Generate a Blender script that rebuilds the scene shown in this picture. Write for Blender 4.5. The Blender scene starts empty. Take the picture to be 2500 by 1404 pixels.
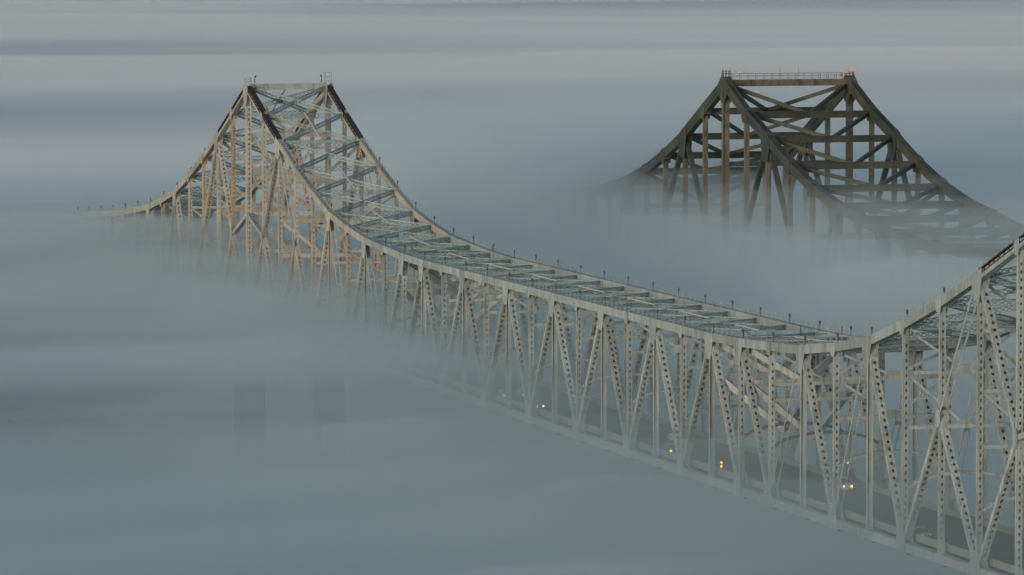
import bpy, math, random
from mathutils import Vector, noise
R = math.radians
rnd = random.Random(7)
scene = bpy.context.scene
col = scene.collection

# ------------------------------------------------------------------ camera
cam_d = bpy.data.cameras.new("camera")
cam = bpy.data.objects.new("camera", cam_d)
col.objects.link(cam)
scene.camera = cam
CAM = Vector((1132.22, -264.84, 144.18))
YAW, PITCH = 2.861246, -0.074104
fwd = Vector((math.cos(PITCH) * math.cos(YAW), math.cos(PITCH) * math.sin(YAW), math.sin(PITCH)))
cam.location = CAM
cam.rotation_euler = fwd.to_track_quat('-Z', 'Y').to_euler()
cam_d.sensor_width = 36.0
cam_d.lens = 36.0 * 12720.97 / 2500.0
cam_d.clip_start = 1.0
cam_d.clip_end = 60000.0

# ------------------------------------------------------------------ sky, sun, exposure
SUN_ELEV, SUN_AZ = R(7), math.atan2(-0.76, 0.65)      # direction towards the sun (x, y)
world = bpy.data.worlds.new("World")
scene.world = world
world.use_nodes = True
wn = world.node_tree.nodes
wl = world.node_tree.links
bg = wn["Background"]
sky = wn.new("ShaderNodeTexSky")
sky.sky_type = 'NISHITA'
sky.sun_disc = False
sky.sun_elevation = SUN_ELEV
sky.sun_rotation = math.pi / 2 - SUN_AZ
sky.altitude = 0.0
sky.air_density = 1.0
sky.dust_density = 2.0
sky.ozone_density = 1.6
wl.new(sky.outputs[0], bg.inputs[0])
bg.inputs[1].default_value = 0.14
sun_d = bpy.data.lights.new("sun", 'SUN')
sun = bpy.data.objects.new("sun", sun_d)
col.objects.link(sun)
sun_d.energy = 0.75
sun_d.angle = R(10)
sun_d.color = (1.0, 0.91, 0.80)
sdir = Vector((math.cos(SUN_ELEV) * math.cos(SUN_AZ), math.cos(SUN_ELEV) * math.sin(SUN_AZ), math.sin(SUN_ELEV)))
sun.rotation_euler = sdir.to_track_quat('Z', 'Y').to_euler()
sun.location = (600, -600, 400)

scene.view_settings.view_transform = 'Standard'
scene.view_settings.look = 'None'
scene.view_settings.gamma = 1.0
scene.view_settings.exposure = 0.38
scene.view_settings.use_curve_mapping = False
cy = scene.cycles
cy.max_bounces = 16
cy.volume_bounces = 12
cy.diffuse_bounces = 3
cy.glossy_bounces = 2
cy.transparent_max_bounces = 20
cy.use_light_tree = False
cy.use_denoising = True
cy.adaptive_threshold = 0.02

# ------------------------------------------------------------------ materials
def new_mat(name):
    m = bpy.data.materials.new(name)
    m.use_nodes = True
    nt = m.node_tree
    return m, nt, nt.nodes["Principled BSDF"]

def steel(name, base, alt, rust, rust_amount, rough=0.6, scale=0.35, streak=True, moss=None):
    """weathered paint: two tones, plus rust that runs down in streaks, all in world space"""
    m, nt, b = new_mat(name)
    N, L = nt.nodes, nt.links
    g = N.new("ShaderNodeNewGeometry")
    mp = N.new("ShaderNodeMapping")
    mp.inputs["Scale"].default_value = (1, 1, 0.35 if streak else 1)
    L.new(g.outputs["Position"], mp.inputs["Vector"])
    def nz(sc, det=4, vec=mp.outputs[0]):
        n = N.new("ShaderNodeTexNoise")
        n.inputs["Scale"].default_value = sc
        n.inputs["Detail"].default_value = det
        L.new(vec, n.inputs["Vector"])
        return n.outputs["Fac"]
    def ramp(src, lo, hi):
        r = N.new("ShaderNodeMapRange")
        r.inputs["From Min"].default_value = lo
        r.inputs["From Max"].default_value = hi
        L.new(src, r.inputs["Value"])
        return r.outputs[0]
    def mix(f, a, c):
        x = N.new("ShaderNodeMix")
        x.data_type = 'RGBA'
        L.new(f, x.inputs["Factor"])
        for s, v in ((x.inputs[6], a), (x.inputs[7], c)):
            if isinstance(v, tuple):
                s.default_value = (*v, 1)
            else:
                L.new(v, s)
        return x.outputs[2]
    c = mix(ramp(nz(scale), 0.35, 0.65), base, alt)
    if moss:
        c = mix(ramp(nz(0.11, 5), 0.5, 0.62), c, moss)
    c = mix(ramp(nz(0.9, 6), 0.68 - rust_amount, 0.80 - rust_amount), c, rust)
    # grime that runs down, and a tone that differs from piece to piece
    mp2 = N.new("ShaderNodeMapping")
    mp2.inputs["Scale"].default_value = (2.2, 2.2, 0.16)
    L.new(g.outputs["Position"], mp2.inputs["Vector"])
    dirt = tuple(0.45 * v for v in alt)
    c = mix(ramp(nz(1.0, 5, mp2.outputs[0]), 0.47, 0.78), c, dirt)
    oi = N.new("ShaderNodeObjectInfo")
    hs = N.new("ShaderNodeHueSaturation")
    L.new(c, hs.inputs["Color"])
    vr = N.new("ShaderNodeMapRange")
    vr.inputs["To Min"].default_value = 0.80
    vr.inputs["To Max"].default_value = 1.14
    L.new(oi.outputs["Random"], vr.inputs["Value"])
    L.new(vr.outputs[0], hs.inputs["Value"])
    c = hs.outputs["Color"]
    L.new(c, b.inputs["Base Color"])
    b.inputs["Roughness"].default_value = rough
    b.inputs["Metallic"].default_value = 0.0
    return m

def plain(name, colr, rough=0.8, emit=None, strength=0.0):
    m, nt, b = new_mat(name)
    b.inputs["Base Color"].default_value = (*colr, 1)
    b.inputs["Roughness"].default_value = rough
    if emit:
        b.inputs["Emission Color"].default_value = (*emit, 1)
        b.inputs["Emission Strength"].default_value = strength
    return m

M_PAINT = steel("sky_tinted_grey_paint", (0.385, 0.445, 0.46), (0.295, 0.35, 0.37), (0.24, 0.16, 0.10), 0.05)  # cool cast of the cyan skylight is mixed into this paint colour
M_WARM = steel("weathered_tan_paint", (0.47, 0.46, 0.43), (0.38, 0.375, 0.355), (0.26, 0.15, 0.085), 0.03)
M_LACE = steel("lacing_paint", (0.34, 0.43, 0.44), (0.26, 0.345, 0.36), (0.24, 0.15, 0.09), 0.05)
M_RUSTY = steel("rusty_paint", (0.44, 0.37, 0.28), (0.38, 0.30, 0.22), (0.26, 0.10, 0.035), 0.13)
M_DARK = steel("dark_brown_cover", (0.045, 0.030, 0.024), (0.030, 0.022, 0.020), (0.07, 0.03, 0.02), 0.06)
M_ROD = plain("pale_strut", (0.62, 0.56, 0.48), 0.6)
M_LAMP = plain("lamp_black", (0.07, 0.08, 0.085), 0.7)
M_FAR = steel("grey_green_paint", (0.080, 0.090, 0.080), (0.054, 0.063, 0.056), (0.080, 0.055, 0.040), 0.05, moss=(0.038, 0.056, 0.036))
M_FARB = steel("stained_far_beam", (0.165, 0.145, 0.122), (0.115, 0.108, 0.090), (0.055, 0.064, 0.036), 0.16, scale=0.12)
M_CONC = steel("concrete", (0.36, 0.34, 0.31), (0.28, 0.27, 0.25), (0.20, 0.18, 0.16), 0.03, streak=True)
M_ASPH = steel("asphalt", (0.080, 0.055, 0.041), (0.058, 0.041, 0.032), (0.09, 0.064, 0.05), 0.02, rough=0.85)
M_MARK = plain("road_paint", (0.75, 0.73, 0.68), 0.7)
M_LANE = plain("worn_lane_paint", (0.20, 0.17, 0.14), 0.9)
M_PIER = steel("wet_concrete", (0.17, 0.155, 0.14), (0.12, 0.112, 0.10), (0.09, 0.08, 0.07), 0.05)
M_ASPH.node_tree.nodes["Principled BSDF"].inputs["Specular IOR Level"].default_value = 0.15

# ------------------------------------------------------------------ mesh helpers
def frame(a, b, hint):
    t = (b - a)
    ln = t.length
    t = t / ln
    s = hint - t * hint.dot(t)
    if s.length < 1e-4:
        s = Vector((1, 0, 0)) - t * t.x
    s.normalize()
    return t, s, t.cross(s), ln

YH = Vector((0, 1, 0))
ZH = Vector((0, 0, 1))

class MB:
    def __init__(self):
        self.v, self.f = [], []
    def box(self, a, b, w, h, hint=YH, off_s=0.0, off_n=0.0):
        """bar from a to b: w along the hint side, h along the normal"""
        t, s, n, ln = frame(a, b, hint)
        o = s * off_s + n * off_n
        i = len(self.v)
        for p in (a + o, b + o):
            for (x, y) in ((-1, -1), (1, -1), (1, 1), (-1, 1)):
                self.v.append(p + s * (x * w / 2) + n * (y * h / 2))
        self.f += [(i + 3, i + 2, i + 1, i), (i + 4, i + 5, i + 6, i + 7)]
        for k in range(4):
            k2 = (k + 1) % 4
            self.f.append((i + k, i + k2, i + 4 + k2, i + 4 + k))
        return self
    def cuboid(self, c, sx, sy, sz):
        return self.box(Vector((c[0], c[1], c[2] - sz / 2)), Vector((c[0], c[1], c[2] + sz / 2)), sy, sx, YH)
    def quad(self, pts):
        i = len(self.v)
        self.v += pts
        self.f.append(tuple(range(i, i + len(pts))))
    def prism(self, pts, ext):
        """closed polygon pts extruded by vector ext"""
        i, n = len(self.v), len(pts)
        self.v += [p - ext / 2 for p in pts] + [p + ext / 2 for p in pts]
        self.f.append(tuple(range(i + n - 1, i - 1, -1)))
        self.f.append(tuple(range(i + n, i + 2 * n)))
        for k in range(n):
            k2 = (k + 1) % n
            self.f.append((i + k, i + k2, i + n + k2, i + n + k))
    def perf(self, a, b, w, h, hint=YH, pitch=1.05, rx=0.17, rl=0.27, ends=0.9):
        """box bar whose two cover plates (the faces along the normal) are pierced by a row of oval holes"""
        t, s, n, ln = frame(a, b, hint)
        for y in (-1, 1):                                # solid side plates
            o = s * (y * w / 2)
            i = len(self.v)
            self.v += [a + o - n * h / 2, b + o - n * h / 2, b + o + n * h / 2, a + o + n * h / 2]
            self.f.append((i, i + 1, i + 2, i + 3))
        cnt = max(1, int((ln - 2 * ends) / pitch))
        st = (ln - cnt * pitch) / 2
        for y in (-1, 1):
            o = n * (y * h / 2 * 0.94)
            def P(u, x):
                return a + t * u + s * x + o
            for (u0, u1) in ((0, st), (ln - st, ln)):
                self.quad([P(u0, -w / 2), P(u1, -w / 2), P(u1, w / 2), P(u0, w / 2)])
            for k in range(cnt):
                c = st + (k + 0.5) * pitch
                q = pitch / 2
                i = len(self.v)
                outer = [(c - q, -w / 2), (c, -w / 2), (c + q, -w / 2), (c + q, 0), (c + q, w / 2), (c, w / 2), (c - q, w / 2), (c - q, 0)]
                d = 0.72
                inner = [(c - rl * d, -rx * d), (c, -rx), (c + rl * d, -rx * d), (c + rl, 0), (c + rl * d, rx * d), (c, rx), (c - rl * d, rx * d), (c - rl, 0)]
                self.v += [P(u, x) for u, x in outer] + [P(u, x) for u, x in inner]
                for e in range(8):
                    e2 = (e + 1) % 8
                    self.f.append((i + e, i + e2, i + 8 + e2, i + 8 + e))
        return self
    def laced(self, a, b, depth, width, hint, bar=0.16, pitch=1.1, lace=0.085):
        """open member: four angles joined by zigzag lacing on the two tall faces"""
        t, s, n, ln = frame(a, b, hint)                 # s: the tall direction
        for x in (-1, 1):
            for y in (-1, 1):
                self.box(a, b, bar, bar, hint, s.dot(s) * x * (depth - bar) / 2, y * (width - bar) / 2)
        cnt = max(2, int(ln / pitch))
        st = ln / cnt
        for y in (-1, 1):
            o = n * (y * (width - bar) / 2)
            for k in range(cnt):
                x = 1 if k % 2 else -1
                for sg in (1, -1):
                    p = a + t * (k * st) + s * (sg * x * (depth / 2 - bar)) + o
                    q = a + t * ((k + 1) * st) - s * (sg * x * (depth / 2 - bar)) + o
                    tt, ss, nn, l2 = frame(p, q, n)
                    w2 = nn * (lace / 2)
                    self.quad([p - w2, q - w2, q + w2, p + w2])
        return self
    def build(self, name, mat, parent=None, smooth=False):
        lo = [min(v[i] for v in self.v) for i in range(3)]
        hi = [max(v[i] for v in self.v) for i in range(3)]
        c = Vector([(lo[i] + hi[i]) / 2 for i in range(3)])
        me = bpy.data.meshes.new(name)
        me.from_pydata([v - c for v in self.v], [], self.f)
        me.materials.append(mat)
        if smooth:
            me.shade_smooth()
        o = bpy.data.objects.new(name, me)
        col.objects.link(o)
        if parent is not None:
            o.parent = parent
            pl, q = Vector(parent.location), parent.parent
            while q is not None:
                pl += q.location
                q = q.parent
            o.location = c - pl
        else:
            o.location = c
        return o

def empty(name, loc, label, cat, group=None):
    o = bpy.data.objects.new(name, None)
    o.location = loc
    o["label"], o["category"] = label, cat
    if group:
        o["group"] = group
    col.objects.link(o)
    return o

def tag(o, label, cat, group=None):
    o["label"], o["category"] = label, cat
    if group:
        o["group"] = group

# ------------------------------------------------------------------ water, fog
def make_water():
    m, nt, b = new_mat("river_water")
    b.inputs["Base Color"].default_value = (0.022, 0.032, 0.034, 1)
    b.inputs["Roughness"].default_value = 0.45
    b.inputs["IOR"].default_value = 1.33
    N, L = nt.nodes, nt.links
    g = N.new("ShaderNodeNewGeometry")
    n = N.new("ShaderNodeTexNoise")
    n.inputs["Scale"].default_value = 0.12
    n.inputs["Detail"].default_value = 3
    L.new(g.outputs["Position"], n.inputs["Vector"])
    bp = N.new("ShaderNodeBump")
    bp.inputs["Strength"].default_value = 0.3
    bp.inputs["Distance"].default_value = 0.6
    L.new(n.outputs["Fac"], bp.inputs["Height"])
    L.new(bp.outputs[0], b.inputs["Normal"])
    me = bpy.data.meshes.new("water")
    s = 30000
    me.from_pydata([(-s, -s, 0), (s, -s, 0), (s, s, 0), (-s, s, 0)], [], [(0, 1, 2, 3)])
    me.materials.append(m)
    o = bpy.data.objects.new("water", me)
    o["kind"] = "structure"
    o["label"] = "dark river water under the fog"
    col.objects.link(o)

make_water()

def sstep(a, b, x):
    t = min(1, max(0, (x - a) / (b - a)))
    return t * t * (3 - 2 * t)

def fbm(x, y, sx, sy, seed, octv=3):
    v, a, f = 0.0, 1.0, 1.0
    for _ in range(octv):
        v += a * noise.noise(Vector((x / sx * f, y / sy * f, seed)))
        a *= 0.5
        f *= 2.03
    return v

def fog_mat(name, density, colr=(0.97, 0.98, 1.0), aniso=0.35):
    m = bpy.data.materials.new(name)
    m.use_nodes = True
    nt = m.node_tree
    nt.nodes.remove(nt.nodes["Principled BSDF"])
    m.cycles.homogeneous_volume = True
    m.cycles.volume_sampling = 'DISTANCE'
    v = nt.nodes.new("ShaderNodeVolumePrincipled")
    v.inputs["Color"].default_value = (*colr, 1)
    v.inputs["Density"].default_value = density
    v.inputs["Anisotropy"].default_value = aniso
    nt.links.new(v.outputs[0], nt.nodes["Material Output"].inputs["Volume"])
    return m

def axis(lo, mid_lo, mid_hi, hi, fine, coarse):
    a, x = [], lo
    while x < mid_lo:
        a.append(x)
        x += coarse
    x = mid_lo
    while x < mid_hi:
        a.append(x)
        x += fine
    x = mid_hi
    while x < hi:
        a.append(x)
        x += coarse
    return a + [hi]

def fog_body(name, label, top, bottom, xs, ys, density, colr=(0.93, 0.97, 0.985), aniso=0.3):
    """closed body of fog of even density between two rolling surfaces"""
    nx, ny = len(xs), len(ys)
    vs, lo, fs = [], [], []
    for x in xs:
        for y in ys:
            zb = bottom(x, y)
            vs.append((x, y, max(zb + 0.05, top(x, y))))
            lo.append((x, y, zb))
    n = len(vs)
    vs += lo
    idx = lambda i, j: i * ny + j
    for i in range(nx - 1):
        for j in range(ny - 1):
            fs.append((idx(i, j), idx(i + 1, j), idx(i + 1, j + 1), idx(i, j + 1)))
            fs.append((n + idx(i, j), n + idx(i, j + 1), n + idx(i + 1, j + 1), n + idx(i + 1, j)))
    for i in range(nx - 1):
        for j, fl in ((0, 0), (ny - 1, 1)):
            q = (idx(i, j), idx(i + 1, j), n + idx(i + 1, j), n + idx(i, j))
            fs.append(q if fl else q[::-1])
    for j in range(ny - 1):
        for i, fl in ((0, 1), (nx - 1, 0)):
            q = (idx(i, j), idx(i, j + 1), n + idx(i, j + 1), n + idx(i, j))
            fs.append(q if fl else q[::-1])
    me = bpy.data.meshes.new(name)
    me.from_pydata(vs, [], fs)
    me.materials.append(fog_mat(name, density, colr, aniso))
    o = bpy.data.objects.new(name, me)
    o["kind"] = "stuff"
    o["label"], o["category"] = label, "fog"
    col.objects.link(o)
    return o

TEAL, PALE, HIGH, DEEP = (0.84, 0.963, 0.955), (0.90, 0.976, 0.968), (0.945, 0.983, 0.979), (0.94, 0.964, 0.975)
def taper(x):
    return sstep(-440, -300, x)
XN, YN = axis(-450, -440, 1000, 1100, 22, 90), axis(-1500, -420, 700, 2200, 26, 110)
# low fog on the water, from the camera to past both bridges; it swells against the near side of the bridge
def low_top(x, y):
    n = 40 * noise.noise(Vector((x / 150, y / 220, 4.9)))
    f = max(sstep(70, 165, x + n), sstep(6, 40, y), sstep(-170, -260, x))
    g = sstep(215, 430, x) * sstep(2, -34, y)
    return 5 + 39 * f + 3 * g + (0.5 + 3 * f) * fbm(x, y, 160, 420, 1.7) + 9 * f * sstep(170, 260, x) * (fbm(x + 0.3 * y, y, 120, 800, 8.2, 2) - 0.25)
fog_body("fog_bank", "low grey fog lying on the river below the bridge decks", low_top,
         lambda x, y: -1.0, axis(-450, -440, 1000, 1100, 16, 90), YN, 0.02, TEAL)
# two torn, raised sheets of fog that hide the feet of the left tower, open underneath and between
def edge(x, y, a, b, seed):
    return sstep(a, b, x + 60 * noise.noise(Vector((x / 200, y / 240, seed))))
def gap(x, y, c, wd, seed):
    return math.exp(-((x - c - 45 * noise.noise(Vector((y / 260, seed, 0.5)))) / wd) ** 2)
def sheet(x, y):
    t = 4.6 + 5 * fbm(x, y, 85, 620, 4.4, 2) + 2 * fbm(x, y, 32, 240, 2.2)
    t *= 1 - 1.25 * gap(x, y, -95, 48, 3.0) - 1.2 * gap(x, y, 95, 42, 8.0) * sstep(40, -60, y)
    return max(0.0, t) * edge(x, y, 215, 120, 3.3) * taper(x)
def sheet_mid(x, y):
    return 57 + 4 * sstep(-60, -240, x) + 2 * fbm(x, y, 160, 500, 14.2)
def under(x, y):
    t = 4.0 + 5 * fbm(x, y, 70, 620, 6.6, 2) + 2 * fbm(x, y, 28, 260, 3.1)
    return max(0.0, t) * edge(x, y, 130, 60, 9.9) * sstep(-190, -130, x)
def under_mid(x, y):
    return 44 + 0.02 * max(x, 0) + 1.5 * fbm(x, y, 150, 400, 19.5)
XS, YS = axis(-450, -440, 330, 340, 11, 90), axis(-1500, -420, 60, 90, 18, 110)
fog_body("fog_bank", "upper sheet of fog hiding the foot of the left tower",
         lambda x, y: sheet_mid(x, y) + 0.6 * sheet(x, y), lambda x, y: sheet_mid(x, y) - 0.5 * sheet(x, y), XS, YS, 0.05, PALE)
fog_body("fog_bank", "lower band of fog across the piers of the left tower",
         lambda x, y: under_mid(x, y) + 0.5 * under(x, y), lambda x, y: under_mid(x, y) - 0.6 * under(x, y), XS, YS, 0.05, PALE)
# thin pale streaks just above the sheet, crossing the lower half of the left tower
def wisps(x, y):
    return max(0.0, 0.3 + 4.5 * fbm(x, y, 62, 520, 81.0, 2) + 1.5 * fbm(x, y, 24, 160, 83.0)) * edge(x, y, 190, 90, 5.5) * taper(x)
def wisps_mid(x, y):
    return 63.5 - 3.5 * sstep(-20, 150, x) + 1.5 * fbm(x, y, 120, 400, 85.0)
fog_body("fog_bank", "pale streaks of mist crossing the lower half of the left tower",
         lambda x, y: wisps_mid(x, y) + 0.6 * wisps(x, y), lambda x, y: wisps_mid(x, y) - 0.4 * wisps(x, y), XS, YS, 0.024, HIGH)
# soft mist above the sheets round the left tower and the centre span
fog_body("fog_bank", "soft mist above the fog round the left tower",
         lambda x, y: 54 + sstep(330, 120, x) * taper(x) * max(0.0, 13 + 4 * sstep(0, -150, x) + 6 * fbm(x, y, 90, 200, 41.0) + 3 * fbm(x, y, 35, 70, 43.0)),
         lambda x, y: 53.9, XS, YS, 0.0028, PALE)
# mist hanging between the trusses above the roadway
def wisp_top(x, y):
    e = sstep(-110, -30, y) * sstep(110, 60, y) * sstep(540, 440, x)
    return 52.8 + e * max(0.0, 7 + 8 * sstep(300, 110, x) + 5.5 * fbm(x, y, 90, 120, 31.0) + 2.5 * fbm(x, y, 30, 40, 7.7))
fog_body("fog_bank", "mist hanging between the cream trusses above the roadway", wisp_top,
         lambda x, y: 52.6, axis(-160, -150, 540, 550, 10, 30), axis(-120, -110, 110, 120, 10, 20), 0.0105, PALE)
# bank rolling over the far bridge, with a torn soft top
def bank_top(x, y):
    f = sstep(24, 80, y + 14 * noise.noise(Vector((x / 90, y / 90, 6.1))))
    h = 57 + 17.5 * taper(x) + 8 * sstep(0, -110, x) * taper(x) + 3.0 * fbm(x, y, 110, 160, 9.7) + 1.8 * fbm(x, y, 45, 70, 3.9)
    return 28 + f * (h - 28)
XB, YB = axis(-450, -440, 640, 650, 14, 90), axis(20, 30, 600, 2200, 14, 110)
fog_body("fog_bank", "fog bank rolling over the dark far bridge", bank_top, lambda x, y: -1.0, XB, YB, 0.03, HIGH)
def plume_top(x, y):
    t = 9 + 1.0 * sstep(40, 110, x) + 9 * fbm(x, y, 80, 110, 51.0) + 5.5 * fbm(x, y, 28, 36, 57.0, 4)
    return bank_top(x, y) - 1 + sstep(20, 70, y) * sstep(340, 250, y) * taper(x) * max(0.0, t)
fog_body("fog_bank", "torn mist rising over the legs of the far bridge", plume_top,
         lambda x, y: bank_top(x, y) - 1.2, axis(-420, -410, 420, 430, 9, 10), axis(20, 30, 330, 340, 9, 10), 0.006, HIGH)
# deep fog over the far bank, up to the horizon
def deep_top(x, y):
    f = sstep(-290, -480, x)
    d = sstep(-600, -3000, x)
    return 54 + f * (9 + 9 * d) + f * (6 + 9 * d) * (fbm(x, y, 420 + 700 * d, 1700, 21.3, 2) + 0.4 * (1 - d) * fbm(x, y, 150, 620, 5.5))
fog_body("fog_bank", "deep fog stretching from beyond the bridges to the horizon", deep_top, lambda x, y: -1.0,
         axis(-14000, -3500, -300, -290, 36, 160), axis(-4500, -1200, 2600, 7000, 60, 200), 0.024, DEEP, 0.0)
# long sheets added over the deep fog to shade it in bands
def shade_sheet(x, y):
    r = 0.0
    for (c0, wd, sd) in ((-760, 150, 2.2), (-1500, 260, 5.6), (-2600, 380, 8.4), (-3700, 420, 3.7)):
        c = c0 + 0.25 * wd * 4 * noise.noise(Vector((y / 800, sd, 7.7)))
        r += (0.55 + 0.9 * noise.noise(Vector((y / 520, x / 900, sd)))) * 9 * math.exp(-((x - c) / wd) ** 2)
    return max(0.0, r - 0.8 + 3 * fbm(x, y, 300, 900, 61.7, 2))
fog_body("fog_bank", "long fog sheets added behind the tower tops to shade the deep fog",
         lambda x, y: 80 + shade_sheet(x, y), lambda x, y: 80 - 0.3 * shade_sheet(x, y),
         axis(-4200, -4100, -420, -410, 36, 60), axis(-1500, -1400, 2600, 2700, 70, 90), 0.016, DEEP, 0.0)
# faint streaks over the low fog in front of the bridge
def streak(x, y):
    return max(0.0, 1.0 + 7 * fbm(x + 0.5 * y, y, 75, 600, 71.0, 2)) * sstep(700, 560, x) * sstep(-10, -45, y)
fog_body("fog_bank", "faint streaks of mist low in front of the bridge",
         lambda x, y: 45.5 + 0.8 * streak(x, y), lambda x, y: 45.5 - 0.2 * streak(x, y),
         axis(140, 150, 700, 710, 12, 10), axis(-420, -410, -10, 0, 20, 10), 0.02, HIGH)
# thin mist over everything
fog_body("fog_bank", "thin mist drifting round the trusses above the fog",
         lambda x, y: 56 + 7 * taper(x) + 8 * sstep(150, -50, x) * taper(x) + 6 * fbm(x, y, 220, 300, 15.1), lambda x, y: -1.0, XN, YN, 0.0012, PALE)

# ------------------------------------------------------------------ near bridge (cream, perforated members)
P = 15.0                                                 # panel length
W = 18.3                                                 # between the two trusses
PZ = [103.3, 97.7, 92.4, 87.5, 83.2, 79.5, 77.4, 75.8, 75.1, 74.5, 74.2]
def fall(k):
    return 0.60 * k + 0.017 * k * k if k > 0 else 0.0
def zt(k):                                               # top edge of the top chord
    j = -k if k < 0 else min(k, 32 - k)
    return PZ[min(j, 10)] - fall(-k)
def zb(k):                                               # centre of the bottom chord
    return 50.0 - fall(-k)
KL, KR = -16, 32
CH = 1.38                                                # chord depth

bridge = empty("cantilever_bridge", (0, W / 2, 0), "pale cream steel cantilever bridge with perforated posts in front", "bridge")

def top(k, y):
    return Vector((P * k, y, zt(k) - CH / 2))
def bot(k, y):
    return Vector((P * k, y, zb(k)))
def midn(k, y):                                          # mid-height node of a subdivided panel
    return Vector((P * k, y, (zt(-2 if k < 0 else 2) + 49.0) / 2 - 0.4 + (0 if k >= 0 else zb(k) - 50)))

def pm(k):
    return M_WARM if k < 7 else M_PAINT
def post_mat(k, y):
    if k in (-1, -3) and y < 1:
        return M_RUSTY
    return pm(k)

V_TOP = [-15, -13, -11, -9, -7, -5, -2, 2, 5, 7, 9, 10, 12, 14, 16, 18, 20, 22, 23, 25, 27, 30]
SUB = (-3, -1, 1, 3, 29, 31)
MAIN_POST = [-16, -14, -12, -10, -8, -6, -4, 0, 4, 6, 8, 9, 11, 13, 15, 17, 19, 21, 23, 24, 26, 28, 32]

def heavy(a, b, mat=None, w=1.05, h=0.85):
    MB().perf(a, b, w, h, YH, pitch=1.15, rx=0.21, rl=0.28, ends=2.6).build("diagonal", mat or pm(a.x / P), bridge)
def rods(a, b):
    m = MB()
    for s in (-0.5, 0.5):
        m.box(a, b, 0.09, 0.42, YH, s)
    ln = (b - a).length
    for u in (0.04, 0.5, 0.96):
        c = a.lerp(b, u)
        d = (b - a).normalized() * 0.35
        m.box(c - d, c + d, 1.0, 0.12, YH)
    m.build("tension_diagonal", pm(a.x / P), bridge)

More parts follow.
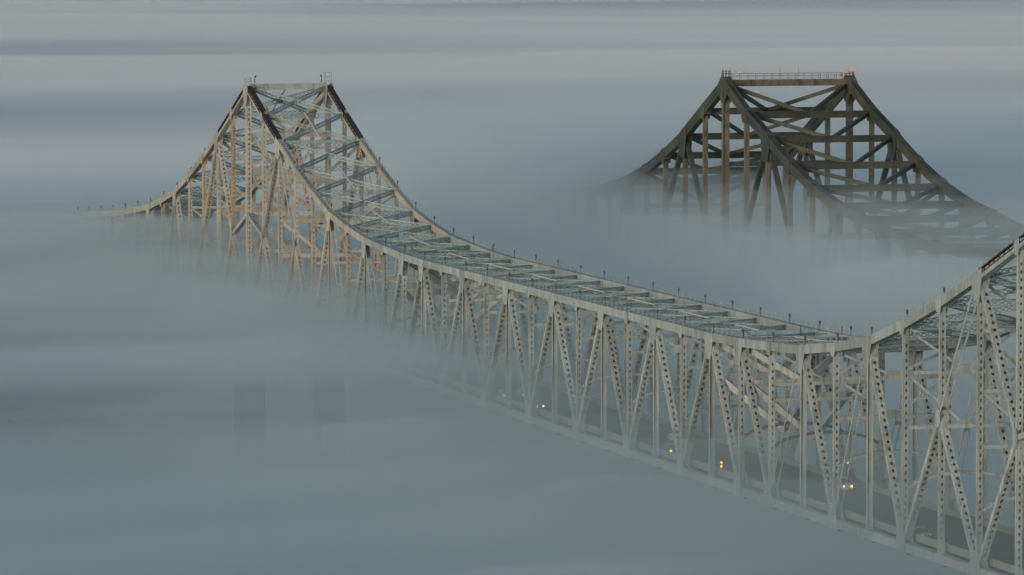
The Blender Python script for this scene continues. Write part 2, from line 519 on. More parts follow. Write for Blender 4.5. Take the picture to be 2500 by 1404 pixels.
for y in (0.0, W):
    for k in range(KL, KR):
        a, b = top(k, y), top(k + 1, y)
        if -2 <= k < 2 or k >= 30:
            # light lower member carrying a dark cover with an open ladder side
            t, s, n, ln = frame(a, b, YH)
            m = MB()
            m.box(a, b, 1.15, 0.62, YH, 0, -0.42)
            for sd in (-1, 1):
                m.box(a, b, 0.05, 0.5, YH, sd * 0.40, 0.14)
            m.build("top_chord", pm(k), bridge)
            m = MB()
            e = t * 1.0
            m.box(a + e, b - e, 1.22, 0.10, YH, 0, 0.70)
            for sd in (-1, 1):
                m.box(a + e, b - e, 0.16, 0.16, YH, sd * 0.56, 0.62)
                m.box(a + e, b - e, 0.14, 0.15, YH, sd * 0.56, -0.02)
                c = 7
                for q in range(c + 1):
                    p0 = a + e + (b - a - 2 * e) * (q / c)
                    m.box(p0 + n * -0.02 - t * 0.07, p0 + n * -0.02 + t * 0.07, 0.14, 0.14, YH, sd * 0.56)
                    m.box(p0 + n * 0.02, p0 + n * 0.62, 0.13, 0.13, YH, sd * 0.56)
                    m.box(p0 + n * 0.7, p0 + n * 0.98, 0.1, 0.1, YH, sd * 0.5)
            m.build("chord_cover", M_DARK, bridge)
        else:
            MB().perf(a, b, 1.15, CH, YH, pitch=1.25, rx=0.26, rl=0.32, ends=0.4).build("top_chord", pm(k), bridge)
            m = MB()                                     # short stanchions with a hand line
            for q in range(6):
                c = a.lerp(b, (q + 0.5) / 6)
                for sd in (-1, 1):
                    cc = c + Vector((0, sd * 0.5, CH / 2 - 0.05))
                    m.box(cc, cc + Vector((0, 0, 0.75)), 0.06, 0.06)
                    m.box(cc + Vector((-0.35, 0, 0.75)), cc + Vector((0.35, 0, 0.75)), 0.07, 0.05)
            m.build("hand_rail", M_LACE, bridge)["kind"] = "stuff"
        MB().box(bot(k, y), bot(k + 1, y), 1.1, 1.35).build("bottom_chord", M_PAINT, bridge)
    # posts and hangers
    for k in range(KL, KR + 1):
        a, b = bot(k, y), top(k, y)
        if k == 0 or k == 32:
            MB().perf(a, b, 1.15, 1.1, YH, pitch=1.1, rx=0.19, rl=0.27, ends=3).build("tower_post", pm(k), bridge)
        elif k in MAIN_POST or k in SUB:
            MB().perf(a, b, 0.86, 0.66, YH, pitch=1.1, rx=0.17, rl=0.26, ends=2).build("post", post_mat(k, y), bridge)
        elif k in (2, -2, 30):
            MB().perf(a, b, 0.86, 0.62, YH, pitch=1.1, rx=0.17, rl=0.26, ends=4.5).build("post", post_mat(k, y), bridge)
        else:
            m = MB()                                     # H-section hanger
            for sd in (-1, 1):
                m.box(a, b, 0.06, 0.55, YH, sd * 0.42)
            m.box(a, b, 0.84, 0.05)
            m.build("hanger", pm(k), bridge)
    # diagonals
    for k in (10, 12, 14, 16, 18, 20, 22):
        heavy(top(k, y), bot(k - 1, y)); heavy(top(k, y), bot(k + 1, y))
    heavy(top(9, y), bot(8, y)); heavy(top(23, y), bot(24, y))
    for (v, hv, rd) in ((7, 6, 8), (5, 4, 6), (25, 26, 24), (27, 28, 26)):
        heavy(top(v, y), bot(hv, y)); rods(top(v, y), bot(rd, y))
    for v in (-5, -7, -9, -11, -13, -15):
        heavy(top(v, y), bot(v + 1, y)); heavy(top(v, y), bot(v - 1, y))
    for (v, inner, outer) in ((2, (1, 0), (3, 4)), (30, (31, 32), (29, 28)), (-2, (-1, 0), (-3, -4))):
        mi, mo = midn(inner[0], y), midn(outer[0], y)
        heavy(top(v, y), mi); heavy(mi, bot(inner[1], y)); heavy(mi, bot(v, y), h=0.8)
        rods(top(v, y), mo) if v != -2 else heavy(top(v, y), mo)
        heavy(mo, bot(outer[1], y)); heavy(mo, bot(v, y), h=0.8)
        for c in (mi, mo):                               # pin plates
            m = MB()
            for sd in (-1, 1):
                o = Vector((0, sd * 0.62, 0))
                m.prism([c + o + Vector((1.0 * math.cos(q * math.pi / 4), 0, 1.5 * math.sin(q * math.pi / 4))) for q in range(8)], Vector((0, 0.06, 0)))
            m.build("pin_plate", M_PAINT, bridge)
    for s in (-1, 1):
        a = Vector((0, y, 74.4)); b = midn(s, y)
        MB().perf(a, b, 1.0, 0.8, YH, pitch=1.1, rx=0.18, rl=0.26, ends=1).build("diagonal", M_PAINT, bridge)
    for s in (1,):
        a = Vector((480, y, 74.4)); b = midn(31, y)
        MB().perf(a, b, 1.0, 0.8, YH, pitch=1.1, rx=0.18, rl=0.26, ends=1).build("diagonal", M_PAINT, bridge)
    # gusset plates
    for k in range(KL, KR + 1):
        c = Vector((P * k, y, zt(k)))
        sl = (zt(k) - zt(k - 1)) / P if k > KL else 0
        sr = (zt(k + 1) - zt(k)) / P if k < KR else 0
        big = k in V_TOP
        hw, dp, nw = (1.9, 4.3, 0.95) if big else (0.95, 2.1, 0.62)
        if k in (0, 32):
            hw, dp, nw = 2.2, 5.2, 0.9
            c = c + Vector((0, 0, 0.5))
        pts = [Vector((-hw, 0, -hw * sl - 0.04)), Vector((0, 0, -0.04)), Vector((hw, 0, hw * sr - 0.04)),
               Vector((hw, 0, hw * sr - CH - 0.1)), Vector((nw, 0, -dp)), Vector((-nw, 0, -dp)), Vector((-hw, 0, -hw * sl - CH - 0.1))]
        for sd in (-1, 1):
            m = MB()
            m.prism([c + p + Vector((0, sd * (0.62 if k not in (0, 32) else 0.72), 0)) for p in pts], Vector((0, 0.05, 0)))
            m.build("gusset_plate", pm(k), bridge)
        if k in MAIN_POST or k in (2, -2, 30):
            c = bot(k, y)
            pts = [Vector(p) for p in ((-2.0, 0, -0.8), (2.0, 0, -0.8), (2.0, 0, 0.8), (1.05, 0, 3.0), (-1.05, 0, 3.0), (-2.0, 0, 0.8))]
            for sd in (-1, 1):
                m = MB()
                m.prism([c + p + Vector((0, sd * 0.6, 0)) for p in pts], Vector((0, 0.05, 0)))
                m.build("bottom_gusset", M_PAINT, bridge)

# lamps standing on the top chords
def chord_lamp(pos):
    m = MB()
    m.box(pos, pos + Vector((0, 0, 0.95)), 0.09, 0.09)
    rings = ((0.9, 0.07), (1.0, 0.13), (1.45, 0.2), (1.56, 0.1), (1.62, 0.03))
    n = 7
    base = len(m.v)
    for (z, r) in rings:
        for q in range(n):
            a = 2 * math.pi * q / n
            m.v.append(pos + Vector((r * math.cos(a), r * math.sin(a), z)))
    for i in range(len(rings) - 1):
        for q in range(n):
            q2 = (q + 1) % n
            m.f.append((base + i * n + q, base + i * n + q2, base + (i + 1) * n + q2, base + (i + 1) * n + q))
    m.build("chord_lamp", M_LAMP, bridge)
for k in list(range(-13, -2)) + list(range(3, 30)):
    for y in (0.0, W):
        chord_lamp(Vector((P * k + 0.35, y + 0.1, zt(k) - 0.05)))

# top lateral system
def tl(k, y, dz=-0.9):
    return Vector((P * k, y, zt(k) + dz))
M_BLUE = steel("pale_blue_paint", (0.26, 0.38, 0.43), (0.22, 0.33, 0.39), (0.35, 0.28, 0.22), 0.02)
for k in range(KL, KR + 1):
    a, b = tl(k, 0.5), tl(k, W - 0.5)
    if k in (0, 32):
        MB().box(a + Vector((0, 0, 0.4)), b + Vector((0, 0, 0.4)), 1.25, 0.9, ZH).build("portal_strut", M_PAINT, bridge)
    elif k in (-2, 2, 30):
        m = MB()
        m.box(a + Vector((0, 0, 0.35)), b + Vector((0, 0, 0.35)), 0.5, 1.1, ZH)
        m.box(a - Vector((0, 0, 1.15)), b - Vector((0, 0, 1.15)), 0.16, 1.0, ZH)
        m.laced(a - Vector((0, 0, 0.45)), b - Vector((0, 0, 0.45)), 1.5, 0.95, ZH, pitch=1.0)
        m.build("portal_strut", M_LACE, bridge)
    elif k == 22:
        MB().box(a + Vector((0, 0, 0.1)), b + Vector((0, 0, 0.1)), 1.8, 0.7, ZH).build("portal_strut", M_BLUE, bridge)
    elif k in (9, 10, 23):
        m = MB()
        m.laced(a, b, 1.3, 0.8, ZH, pitch=1.1, lace=0.13)
        m.box(a + Vector((0, 0, 0.62)), b + Vector((0, 0, 0.62)), 0.1, 0.85, ZH)
        m.build("portal_strut", M_LACE, bridge)
    else:
        m = MB()
        if 9 < k < 23:
            m.laced(a, b, 0.75, 0.4, ZH, bar=0.1, pitch=1.5, lace=0.05)
            m.box(a + Vector((0, 0, 0.4)), b + Vector((0, 0, 0.4)), 0.06, 0.5, ZH)
        else:
            m.laced(a, b, 1.05, 0.45, ZH)
        m.build("lateral_strut", M_LACE, bridge)
for k in range(KL, KR):
    susp = 9 <= k < 23
    for (ya, yb) in ((0.5, W - 0.5), (W - 0.5, 0.5)):
        a, b = tl(k, ya, -0.75), tl(k + 1, yb, -0.75)
        m = MB()
        if susp:
            m.laced(a, b, 0.75, 0.36, ZH, bar=0.09, pitch=1.2, lace=0.05)
            m.box(a + Vector((0, 0, 0.40)), b + Vector((0, 0, 0.40)), 0.05, 0.36, ZH)
        else:
            m.laced(a, b, 0.95, 0.5, ZH, pitch=1.0)
        m.build("lateral_brace", M_LACE, bridge)
    c = (tl(k, W / 2) + tl(k + 1, W / 2)) / 2
    sl = (zt(k + 1) - zt(k)) / P
    m = MB()                                             # plate where the two braces cross
    m.prism([c + Vector((x, yy, x * sl + (0.45 if susp else 0.1))) for (x, yy) in ((-0.8, -0.5), (0.8, -0.5), (0.8, 0.5), (-0.8, 0.5))], Vector((0, 0, 0.1 if susp else 0.85)))
    m.build("crossing_plate", M_LACE, bridge)
    if k % 2 == 1:
        a, b = tl(k, W / 2, -0.1), tl(k + 1, W / 2, -0.1)
        MB().box(a, b, 0.14, 0.3, ZH).build("ridge_strut", M_ROD, bridge)

# sway frames between the posts
def sway(k, levels, first=None, big=False, mat=None):
    d = 0.55 if not big else 0.95
    mat = mat or pm(k)
    zprev = (zt(k) - 1.2) if first is None else first
    for z in levels:
        a, b = Vector((P * k, 0.4, z)), Vector((P * k, W - 0.4, z))
        MB().box(a, b, d, 0.55, ZH).build("sway_strut", mat, bridge)
        mid = (a + b) / 2 + Vector((0, 0, d / 2))
        for yy in (0.5, W - 0.5):
            MB().box(Vector((P * k, yy, zprev - 0.4)), mid, 0.38 if not big else 0.75, 0.35, ZH).build("sway_brace", mat, bridge)
        m = MB()
        m.prism([mid + Vector((0, q, r)) for (q, r) in ((-1.5, -0.2), (1.5, -0.2), (0.7, 0.75), (-0.7, 0.75))], Vector((0.5, 0, 0)))
        m.build("knee_plate", mat, bridge)
        zprev = z
def portal_arch(k, z0, z1, mat):
    m, n = MB(), 12
    pts = []
    for q in range(n + 1):
        u = q / n
        pts.append(Vector((P * k, 0.5 + (W - 1) * u, z0 + (z1 - z0) * math.sin(math.pi * u) ** 0.6)))
    for q in range(n):
        m.box(pts[q], pts[q + 1], 0.42, 0.7, ZH)
    m.build("portal_arch", mat, bridge)
for k in (11, 13, 15, 17, 19, 21):
    sway(k, [67.2])
for k in (24, 26):
    sway(k, [71.9 - (0 if k > 24 else 3.5), 65.9])
sway(28, [75.4, 67.4])
sway(30, [84.0, 75.5, 67.6])
sway(32, [92.0, 82.0, 74.4, 66.5], big=True)
for k in (8, 6):
    sway(k, [71.9 - (0 if k < 8 else 3.5), 65.9])
sway(4, [75.4, 67.4])
sway(2, [83.2, 74.6, 67.0], big=True)
sway(0, [92.0, 82.6, 74.4, 66.0], big=True)
sway(-2, [82.0, 73.6, 66.0], big=True)
sway(-4, [72.5, 65.0])
for k in (-6, -8, -10, -12, -14):
    sway(k, [zt(k) - 7.4])
M_SLATE = steel("slate_paint", (0.16, 0.17, 0.175), (0.13, 0.14, 0.15), (0.20, 0.16, 0.13), 0.03)  # dark slate paint of the hinge arches, stringers and floor beams
for k in range(-14, 32):
    if k % 2 == (1 if 9 < k < 23 else 0) or k in (9, 23):
        portal_arch(k, zb(k) + 8.6, zb(k) + 10.6, M_SLATE if k in (23, 24, 9, 8) else M_PAINT)
# portals lying in the slope of the hinge diagonals
for (k, kb) in ((22, 23), (23, 24), (10, 9), (9, 8)):
    ta, tb = top(k, 0), bot(kb, 0)
    for (u, last) in ((0.26, False), (0.62, True)):
        p = ta.lerp(tb, u)
        a, b = Vector((p.x, 0.4, p.z)), Vector((p.x, W - 0.4, p.z))
        if not last:
            MB().box(a, b, 1.0, 0.6, ZH).build("sway_strut", M_PAINT, bridge)
        q = ta.lerp(tb, 0.02 if not last else 0.27)
        for yy in (0.5, W - 0.5):
            MB().box(Vector((q.x, yy, q.z - 0.3)), Vector((p.x, W / 2, p.z)), 0.95, 0.7, ZH).build("sway_brace", M_PAINT, bridge)

# roadway
def strip(name, prof, mat, k0=KL, k1=KR):
    """profile (y, z above the bottom chord) swept along the bridge"""
    m = MB()
    n = len(prof)
    for k in range(k0, k1 + 1):
        for (y, z) in prof:
            m.v.append(Vector((P * k, y, zb(k) + z)))
    for i in range(k1 - k0):
        for q in range(n):
            q2 = (q + 1) % n
            m.f.append((i * n + q, (i + 1) * n + q, (i + 1) * n + q2, i * n + q2))
    m.f.append(tuple(range(n - 1, -1, -1)))
    m.f.append(tuple(range((k1 - k0) * n, (k1 - k0 + 1) * n)))
    return m.build(name, mat, bridge)
strip("road_deck", [(1.3, 0.75), (17.0, 0.75), (17.0, 1.05), (1.3, 1.05)], M_ASPH)
for y in (1.2, 16.8):
    strip("barrier", [(y, 0.9), (y + 0.35, 0.9), (y + 0.30, 1.95), (y + 0.05, 1.95)], M_CONC)
for y in (4.2, 6.7, 9.1, 11.6, 14.1):
    strip("stringer", [(y - 0.15, -0.3), (y + 0.15, -0.3), (y + 0.15, 0.74), (y - 0.15, 0.74)], M_SLATE)
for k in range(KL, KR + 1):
    MB().box(Vector((P * k, 0.4, zb(k) - 0.35)), Vector((P * k, W - 0.4, zb(k) - 0.35)), 1.9, 0.5, ZH).build("floor_beam", M_SLATE, bridge)
m = MB()
for y in (5.2, 9.1, 13.0):
    x = -200.0
    while x < 478:
        z = zb(0) + 1.054 if x >= 0 else None
        if z:
            m.box(Vector((x, y, z)), Vector((x + 3, y, z)), 0.16, 0.008, YH)
        x += 12
m.build("lane_marking", M_LANE, bridge)["kind"] = "stuff"

# piers under the left tower, tower-top platforms
for y in (0.0, W):
    m = MB()
    m.cuboid((0, y, 23.2), 7.0, 5.5, 46.4)
    m.build("pier_column", M_PIER, bridge)
    m = MB()
    m.cuboid((0, y, 47.7), 8.2, 6.4, 2.4)
    m.build("pier_cap", M_PIER, bridge)
for y in (0.0, W):
    p = MB()
    c = Vector((-0.2, y, 103.9))
    hgt = 1.9 if y > 1 else 0.9
    for sx in (-0.7, 0.7):
        for sy in (-0.65, 0.65):
            p.box(c + Vector((sx, sy, 0)), c + Vector((sx, sy, hgt)), 0.09, 0.09)
    for z in (0.05, hgt * 0.5, hgt):
        for s in (-1, 1):
            p.box(c + Vector((-0.7, s * 0.65, z)), c + Vector((0.7, s * 0.65, z)), 0.09, 0.09)
            p.box(c + Vector((s * 0.7, -0.65, z)), c + Vector((s * 0.7, 0.65, z)), 0.09, 0.09, ZH)
    p.build("platform_cage", M_LACE, bridge)
    p = MB()
    s = 1 if y < 1 else -1
    q = c + Vector((0.3, s * 1.5, -0.3))
    p.box(q, q + Vector((0, 0, 1.3)), 0.16, 0.16)
    p.box(q + Vector((0, 0, 1.3)), q + Vector((0.1, s * 0.25, 1.75)), 0.3, 0.3)
    p.build("beacon_post", M_LAMP, bridge)
m = MB()                                                 # guard bars at the hinge platforms
for (k, ks) in ((9, 1), (23, -1)):
    for y in (1.0, W / 2 + 1.5, W - 0.6):
        a = Vector((P * k + 2.0 * ks, y, zt(k)))
        m.box(a, a + Vector((0, 0, 1.3)), 0.12, 0.12)
    a = Vector((P * k + 2.0 * ks, 1.0, zt(k) + 0.15))
    m.box(a + Vector((0, 1.4, 0)), a + Vector((0, W - 4, 0)), 0.12, 0.12, ZH)
    m.box(a + Vector((0, 0, 1.0)), a + Vector((0, 1.4, 0)), 0.12, 0.12, ZH)
m.build("guard_bar", M_LAMP, bridge)["kind"] = "stuff"

# ------------------------------------------------------------------ far bridge (dark, plain box members)
Y2, W2 = 112.1, 30.0
FZ = {-7: 73.0, -6: 75.0, -5: 77.3, -4: 80.6, -3: 85.1, -2: 90.3, -1: 96.8, 0: 103.2, 1: 97.1, 2: 92.2, 3: 87.0, 4: 82.8, 5: 79.8, 6: 77.8, 7: 75.9}
def fzt(k):
    return FZ.get(k, 74.6 if k > 7 else 73.0 - 1.2 * (-7 - k))
FL, FR = -9, 20
CH2 = 2.0
far = empty("cantilever_bridge", (0, Y2 + W2 / 2, 0), "dark grey-green steel cantilever bridge behind, half sunk in fog", "bridge")
def ftop(k, y):
    return Vector((P * k, y, fzt(k) - CH2 / 2))
def fbot(k, y):
    return Vector((P * k, y, 50.0))
def fmid(k, y):
    return Vector((P * k, y, 70.5))
for y in (Y2, Y2 + W2):
    for k in range(FL, FR):
        a, b = ftop(k, y), ftop(k + 1, y)
        m = MB()
        m.box(a, b, 1.35, CH2)
        if -2 <= k < 2:
            for sd in (-1, 1):                           # raised side flanges leave a dark trough on top
                m.box(a, b, 0.14, 0.5, YH, sd * 0.66, CH2 / 2 + 0.2)
                m.box(a, b, 0.2, 0.18, YH, sd * 0.7, -0.15)
        else:
            for sd in (-1, 1):
                m.box(a, b, 0.06, 0.16, YH, sd * 0.72, CH2 / 2 + 0.06)
        m.build("top_chord", M_FAR, far)
        MB().box(fbot(k, y), fbot(k + 1, y), 1.3, 1.6).build("bottom_chord", M_FAR, far)
        m = MB()
        for q in range(5):
            c = a.lerp(b, (q + 0.5) / 5) + Vector((0, -0.5, CH2 / 2))
            m.box(c, c + Vector((0, 0, 0.9)), 0.06, 0.06)
        m.build("hand_rail", M_FAR, far)["kind"] = "stuff"
    for k in range(FL, FR + 1):
        w = 1.45 if k == 0 else 0.95
        m = MB()
        a, b = fbot(k, y), ftop(k, y)
        m.box(a, b, w, 1.0)
        for sd in (-1, 1):
            m.box(a, b, 0.12, 1.12, YH, sd * (w / 2 - 0.05))
        m.build("tower_post" if k == 0 else "post", M_FARB, far)
    fd = [(ftop(2, y), fmid(1, y)), (fmid(1, y), fbot(0, y)), (ftop(2, y), fmid(3, y)), (fmid(3, y), fbot(4, y)),
          (ftop(-2, y), fmid(-1, y)), (fmid(-1, y), fbot(0, y)), (ftop(-2, y), fmid(-3, y)), (fmid(-3, y), fbot(-4, y))]
    for v in (5, 7, 9, 11, 13, 15, 17, 19, -5, -7):
        fd += [(ftop(v, y), fbot(v - 1, y)), (ftop(v, y), fbot(v + 1, y))]
    for (a, b) in fd:
        MB().box(a, b, 1.05, 0.95).build("diagonal", M_FAR, far)
    for k in range(-7, 10):
        c = Vector((P * k, y, fzt(k)))
        sl = (fzt(k) - fzt(k - 1)) / P
        sr = (fzt(k + 1) - fzt(k)) / P
        big = k in (-5, -2, 2, 5, 7)
        hw, dp, nw = (3.0, 6.2, 1.7) if big else (1.6, 3.0, 0.9)
        if k == 0:
            hw, dp, nw = 3.2, 6.0, 1.0
            c = c + Vector((0, 0, 0.8))
        pts = [Vector((-hw, 0, -hw * sl - 0.0)), Vector((0, 0, 0.15)), Vector((hw, 0, hw * sr - 0.0)),
               Vector((hw, 0, hw * sr - CH2 - 0.1)), Vector((nw, 0, -dp)), Vector((-nw, 0, -dp)), Vector((-hw, 0, -hw * sl - CH2 - 0.1))]
        for sd in (-1, 1):
            m = MB()
            m.prism([c + q + Vector((0, sd * 0.78, 0)) for q in pts], Vector((0, 0.07, 0)))
            m.build("gusset_plate", M_FAR, far)
        if not big and k != 0 or k in (-2, 2):
            m = MB()                                     # splice cover on the chord
            t, s, n, ln = frame(ftop(k, y), ftop(k + (1 if k >= 0 else -1), y), YH)
            c2 = ftop(k, y)
            m.box(c2 - t * 1.3, c2 + t * 1.3, 1.6, CH2 + 0.9)
            m.build("splice_plate", M_FAR, far)
for k in range(FL, FR + 1):
    a, b = Vector((P * k, Y2 + 0.7, fzt(k) - 1.3)), Vector((P * k, Y2 + W2 - 0.7, fzt(k) - 1.3))
    if k == 0:
        o = Vector((0, 0, 0.65))
        m = MB()
        m.box(a + o, b + o, 1.5, 1.3, ZH)
        n = 11
        for q in range(1, n):
            c = a.lerp(b, q / n) + o
            m.box(c - Vector((0, 0.07, 0)), c + Vector((0, 0.07, 0)), 1.5, 1.36, ZH)
        m.build("portal_strut", M_FARB, far)
    else:
        m = MB()
        m.box(a, b, 1.45, 0.8, ZH)
        for z in (-0.68, 0.68):
            m.box(a + Vector((0, 0, z)), b + Vector((0, 0, z)), 0.16, 1.3, ZH)
        m.build("lateral_strut", M_FAR, far)
for k in range(-8, 10):                                  # two braces from the chords to the middle of the next strut
    k2 = k + 1 if k >= 0 else k - 1
    for ka in ((k, k2),) if k != 0 else ((0, 1), (0, -1)):
        for ya in (0.7, W2 - 0.7):
            a, b = Vector((P * ka[0], Y2 + ya, fzt(ka[0]) - 1.2)), Vector((P * ka[1], Y2 + W2 / 2, fzt(ka[1]) - 1.2))
            MB().box(a, b, 0.85, 0.65, ZH).build("lateral_brace", M_FAR, far)
def fsway(k, levels):
    zp = fzt(k) - 2.0
    for z in levels:
        a, b = Vector((P * k, Y2 + 0.6, z)), Vector((P * k, Y2 + W2 - 0.6, z))
        MB().box(a, b, 1.1, 0.8, ZH).build("sway_strut", M_FAR, far)
        for yy in (0.7, W2 - 0.7):
            MB().box(Vector((P * k, Y2 + yy, zp)), (a + b) / 2 + Vector((0, 0, 0.4)), 0.85, 0.7, ZH).build("sway_brace", M_FAR, far)
        zp = z
fsway(0, [84.0])
for k in (-4, 4):
    fsway(k, [71.0])
m = MB()
m.prism([Vector((P * FL, Y2 + 1.5, 51)), Vector((P * FR, Y2 + 1.5, 51)), Vector((P * FR, Y2 + W2 - 1.5, 51)), Vector((P * FL, Y2 + W2 - 1.5, 51))], Vector((0, 0, 0.5)))
m.build("road_deck", M_ASPH, far)
for y in (Y2, Y2 + W2):
    m = MB()
    m.cuboid((0, y, 24.3), 8.0, 6.5, 48.6)
    m.build("pier_column", M_CONC, far)
for y in (Y2, Y2 + W2):                                  # rounded caps over the tower tops
    c = Vector((0, y, 103.2))
    m = MB()
    m.prism([c + Vector((px, 0, pz)) for px, pz in ((-3.6, -3.2), (-3.0, -1.4), (-1.9, 0.2), (-0.9, 0.85), (0.9, 0.85), (1.9, 0.2), (3.0, -1.4), (3.6, -3.2), (2.6, -3.4), (0, -1.2), (-2.6, -3.4))], Vector((0, 1.75, 0)))
    m.build("tower_cap", M_FAR, far)
# hand rail along the tower-top beam
rail = MB()
a, b = Vector((0, Y2 + 1.5, 103.5)), Vector((0, Y2 + W2 - 1.5, 103.5))
for sx in (-0.6, 0.6):
    for z in (0.65, 1.2):
        o = Vector((sx, 0, z))
        rail.box(a + o, b + o, 0.09, 0.09, ZH)
M_RAIL = plain("rail_yellow_grey", (0.22, 0.21, 0.16), 0.6)
rail_o = rail.build("hand_rail", M_RAIL, far)
for q in range(15):
    for sx in (-0.6, 0.6):
        c = a.lerp(b, q / 14) + Vector((sx, 0, 0))
        MB().box(c - Vector((0, 0, 0.1)), c + Vector((0, 0, 1.24)), 0.10, 0.10).build("rail_post", M_RAIL, rail_o)
# cages, lamps and whips on the two tower tops
M_REDL = plain("red_beacon_glass", (0.3, 0.01, 0.005), 0.3, (1.0, 0.05, 0.005), 1.6)
M_CREAM = plain("cream_box", (0.55, 0.47, 0.30), 0.6)
M_ORANGE = plain("orange_box", (0.50, 0.13, 0.05), 0.6)
for y in (Y2, Y2 + W2):
    c = Vector((0, y, 104.1))
    m = MB()
    h = 1.25 if y == Y2 else 0.7
    for q in range(8):
        an = q * math.pi / 4 + 0.39
        d = Vector((math.cos(an), math.sin(an), 0)) * 0.95
        an2 = an + math.pi / 4
        d2 = Vector((math.cos(an2), math.sin(an2), 0)) * 0.95
        m.box(c + d, c + d + Vector((0, 0, h)), 0.10, 0.10)
        for z in (h * 0.5, h):
            m.box(c + d + Vector((0, 0, z)), c + d2 + Vector((0, 0, z)), 0.09, 0.09, ZH)
    m.build("platform_cage", M_FAR, far)
for (yo, hgt) in ((-0.9, 2.4), (1.0, 2.2), (13.0, 2.3), (17.5, 2.1), (W2 - 0.4, 2.0)):
    c = Vector((0.2, Y2 + yo, 103.8))
    m = MB()
    m.box(c, c + Vector((0, 0, hgt)), 0.05, 0.05)
    m.build("lightning_rod", M_LAMP, far)
def globe(c, r, name, mat, par, n=8):
    m = MB()
    for i in range(1, n // 2):
        ph = math.pi * i / (n // 2)
        for q in range(n):
            an = 2 * math.pi * q / n
            m.v.append(c + Vector((r * math.sin(ph) * math.cos(an), r * math.sin(ph) * math.sin(an), r * math.cos(ph))))
    rows = n // 2 - 1
    ti = len(m.v)
    m.v += [c + Vector((0, 0, r)), c - Vector((0, 0, r))]
    for i in range(rows - 1):
        for q in range(n):
            q2 = (q + 1) % n
            m.f.append((i * n + q, (i + 1) * n + q, (i + 1) * n + q2, i * n + q2))
    for q in range(n):
        q2 = (q + 1) % n
        m.f.append((ti, q, q2))
        m.f.append((ti + 1, (rows - 1) * n + q2, (rows - 1) * n + q))
    return m.build(name, mat, par, smooth=True)
bc = Vector((0.6, Y2 + W2 + 0.75, 105.35))
m = MB()
m.box(bc - Vector((0, 0, 1.3)), bc - Vector((0, 0, 0.25)), 0.12, 0.12)
bpst = m.build("beacon_post", M_LAMP, far)
globe(bc, 0.30, "beacon_lamp", M_REDL, bpst)["label"] = "glowing red beacon lamp"
m = MB(); m.cuboid((0.5, Y2 + W2 - 1.0, 105.0), 0.5, 0.75, 0.75); m.build("lamp_box", M_CREAM, far)
m = MB(); m.cuboid((0.5, Y2 + W2 - 2.2, 104.2), 0.4, 0.65, 0.65); m.build("lamp_box", M_ORANGE, far)
m = MB(); m.cuboid((0.5, Y2 + 2.2, 105.0), 0.4, 0.45, 0.7); m.build("lamp_box", M_CREAM, far)
globe(Vector((0.5, Y2 + 3.3, 105.0)), 0.25, "dish", M_MARK, far)
# caged ladder beside the near tower post
m = MB()
lx, ly = 0.9, Y2 - 1.15
for s in (-0.28, 0.28):
    m.box(Vector((lx, ly + s, 66)), Vector((lx, ly + s, 104.6)), 0.07, 0.07)
z = 66.0
while z < 104.5:
    m.box(Vector((lx, ly - 0.28, z)), Vector((lx, ly + 0.28, z)), 0.05, 0.05, ZH)
    z += 0.6
z = 78.0
while z < 103.0:
    if int(z / 6) % 2 == 0:
        for q in range(4):
            a0, a1 = math.pi * q / 4, math.pi * (q + 1) / 4
            m.box(Vector((lx + 0.55 * math.sin(a0), ly + 0.45 * math.cos(a0), z)), Vector((lx + 0.55 * math.sin(a1), ly + 0.45 * math.cos(a1), z)), 0.07, 0.07, ZH)
    z += 1.3
m.build("ladder", M_FAR, far)

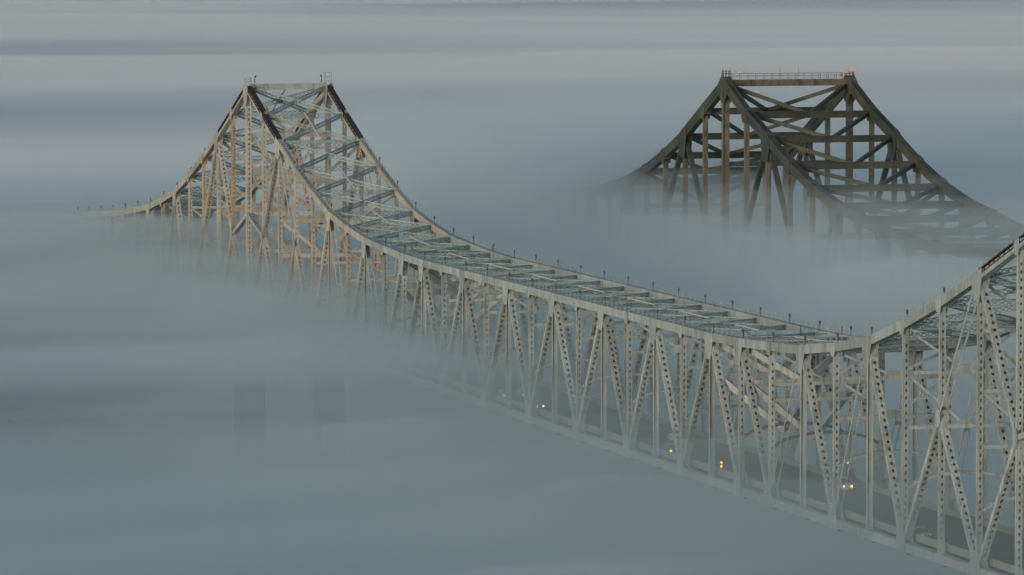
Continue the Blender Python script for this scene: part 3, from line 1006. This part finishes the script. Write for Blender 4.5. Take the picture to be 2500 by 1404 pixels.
# ------------------------------------------------------------------ traffic
M_TYRE = plain("tyre_rubber", (0.02, 0.02, 0.02), 0.8)
M_GLASSC = plain("car_glass", (0.02, 0.025, 0.03), 0.08)
L_WARM = plain("headlight_warm", (0.9, 0.6, 0.3), 0.3, (1.0, 0.42, 0.07), 3.6)
L_COOL = plain("headlight_cool", (0.9, 0.9, 0.9), 0.3, (1.0, 0.93, 0.84), 1.6)
L_DIM = plain("headlight_dim", (0.6, 0.4, 0.25), 0.3, (1.0, 0.5, 0.2), 0.5)
CARCOL = {"white": (0.6, 0.6, 0.6), "grey": (0.12, 0.125, 0.13), "red": (0.25, 0.03, 0.025), "black": (0.02, 0.02, 0.022), "silver": (0.35, 0.36, 0.37)}
def car(x, y, colr, label, warm, van=False):
    zr = zb(0) + 1.054
    t = empty("car", (x, y, zr), label, "car", "cars driving on the near bridge")
    prof = [(2.25, 0.3), (2.3, 0.62), (2.1, 0.82), (1.0, 0.98), (0.35, 1.46), (-1.1, 1.5), (-1.75, 1.08), (-2.2, 1.0), (-2.3, 0.6), (-2.2, 0.3)]
    if van:
        prof = [(2.5, 0.35), (2.55, 0.8), (2.35, 1.05), (1.55, 1.25), (0.95, 1.95), (-2.3, 2.05), (-2.55, 1.8), (-2.55, 0.35)]
    m = MB()
    m.prism([Vector((x + px, y, zr + pz)) for px, pz in prof], Vector((0, 1.72, 0)))
    paint = bpy.data.materials.get("car_" + colr) or plain("car_" + colr, CARCOL[colr], 0.3)
    body = m.build("body", paint, t)
    bv = body.modifiers.new("bevel", 'BEVEL')
    bv.width, bv.segments = 0.09, 2
    m = MB()
    i0 = 3
    p0, p1 = prof[i0], prof[i0 + 1]
    q = [Vector((x + p0[0] + 0.02, y - 0.72, zr + p0[1] + 0.03)), Vector((x + p0[0] + 0.02, y + 0.72, zr + p0[1] + 0.03)),
         Vector((x + p1[0] + 0.04, y + 0.66, zr + p1[1] - 0.03)), Vector((x + p1[0] + 0.04, y - 0.66, zr + p1[1] - 0.03))]
    m.prism(q, Vector((0.03, 0, 0.03)))
    m.build("windscreen", M_GLASSC, t)
    for wx in (1.45, -1.4):
        for wy in (-0.8, 0.8):
            m = MB()
            c = Vector((x + wx, y + wy, zr + 0.32))
            m.prism([c + Vector((0.32 * math.cos(a * math.pi / 6), 0, 0.32 * math.sin(a * math.pi / 6))) for a in range(12)], Vector((0, 0.22, 0)))
            m.build("wheel", M_TYRE, t)
    for wy in (-0.62, 0.62):
        globe(Vector((x + (2.5 if van else 2.22), y + wy, zr + (0.85 if van else 0.66))), 0.21 if warm == 1 else 0.12, "headlight", (L_COOL, L_WARM, L_DIM)[int(warm)], t)
car(217, 3.4, "grey", "car with two amber headlights farthest along the near lane", True)
car(195, 7.2, "silver", "car with white headlights almost lost in the fog", False)
car(196, 3.2, "white", "dim car in the thickest fog behind the amber pair", False)
car(298, 3.2, "black", "car with two amber headlights mid-way along the near lane", True)
car(281, 9.6, "white", "car with two small white headlights in the middle lane", False)
car(358, 12.6, "white", "white van with headlights on in the far lane", True, van=True)
car(419, 3.0, "grey", "car with dim headlights nearest the camera on the near lane", 2)
# amber lamps
M_AMB = plain("amber_lamp_glass", (0.9, 0.5, 0.05), 0.3, (1.0, 0.42, 0.03), 2.6)
t = empty("warning_signal", (329, 1.95, zb(0) + 1.05), "post with two amber lamps one above the other beside the near lane", "signal")
m = MB(); m.box(Vector((329, 1.95, 51.05)), Vector((329, 1.95, 52.6)), 0.12, 0.12); m.build("pole", M_LAMP, t)
m = MB(); m.cuboid((328.9, 1.95, 52.45), 0.2, 0.5, 1.35); m.build("housing", M_LAMP, t)
for z in (52.15, 52.75):
    globe(Vector((329.1, 1.95, z)), 0.2, "lamp", M_AMB, t)
t = empty("street_lamp", (346.5, 17.4, zb(0) + 1.05), "single bright amber lamp on a pole past the far lane", "lamp")
m = MB(); m.box(Vector((346.5, 17.4, 50.8)), Vector((346.5, 17.4, 54.1)), 0.14, 0.14); m.build("pole", M_LAMP, t)
globe(Vector((346.7, 17.4, 54.3)), 0.33, "lamp", M_AMB, t)
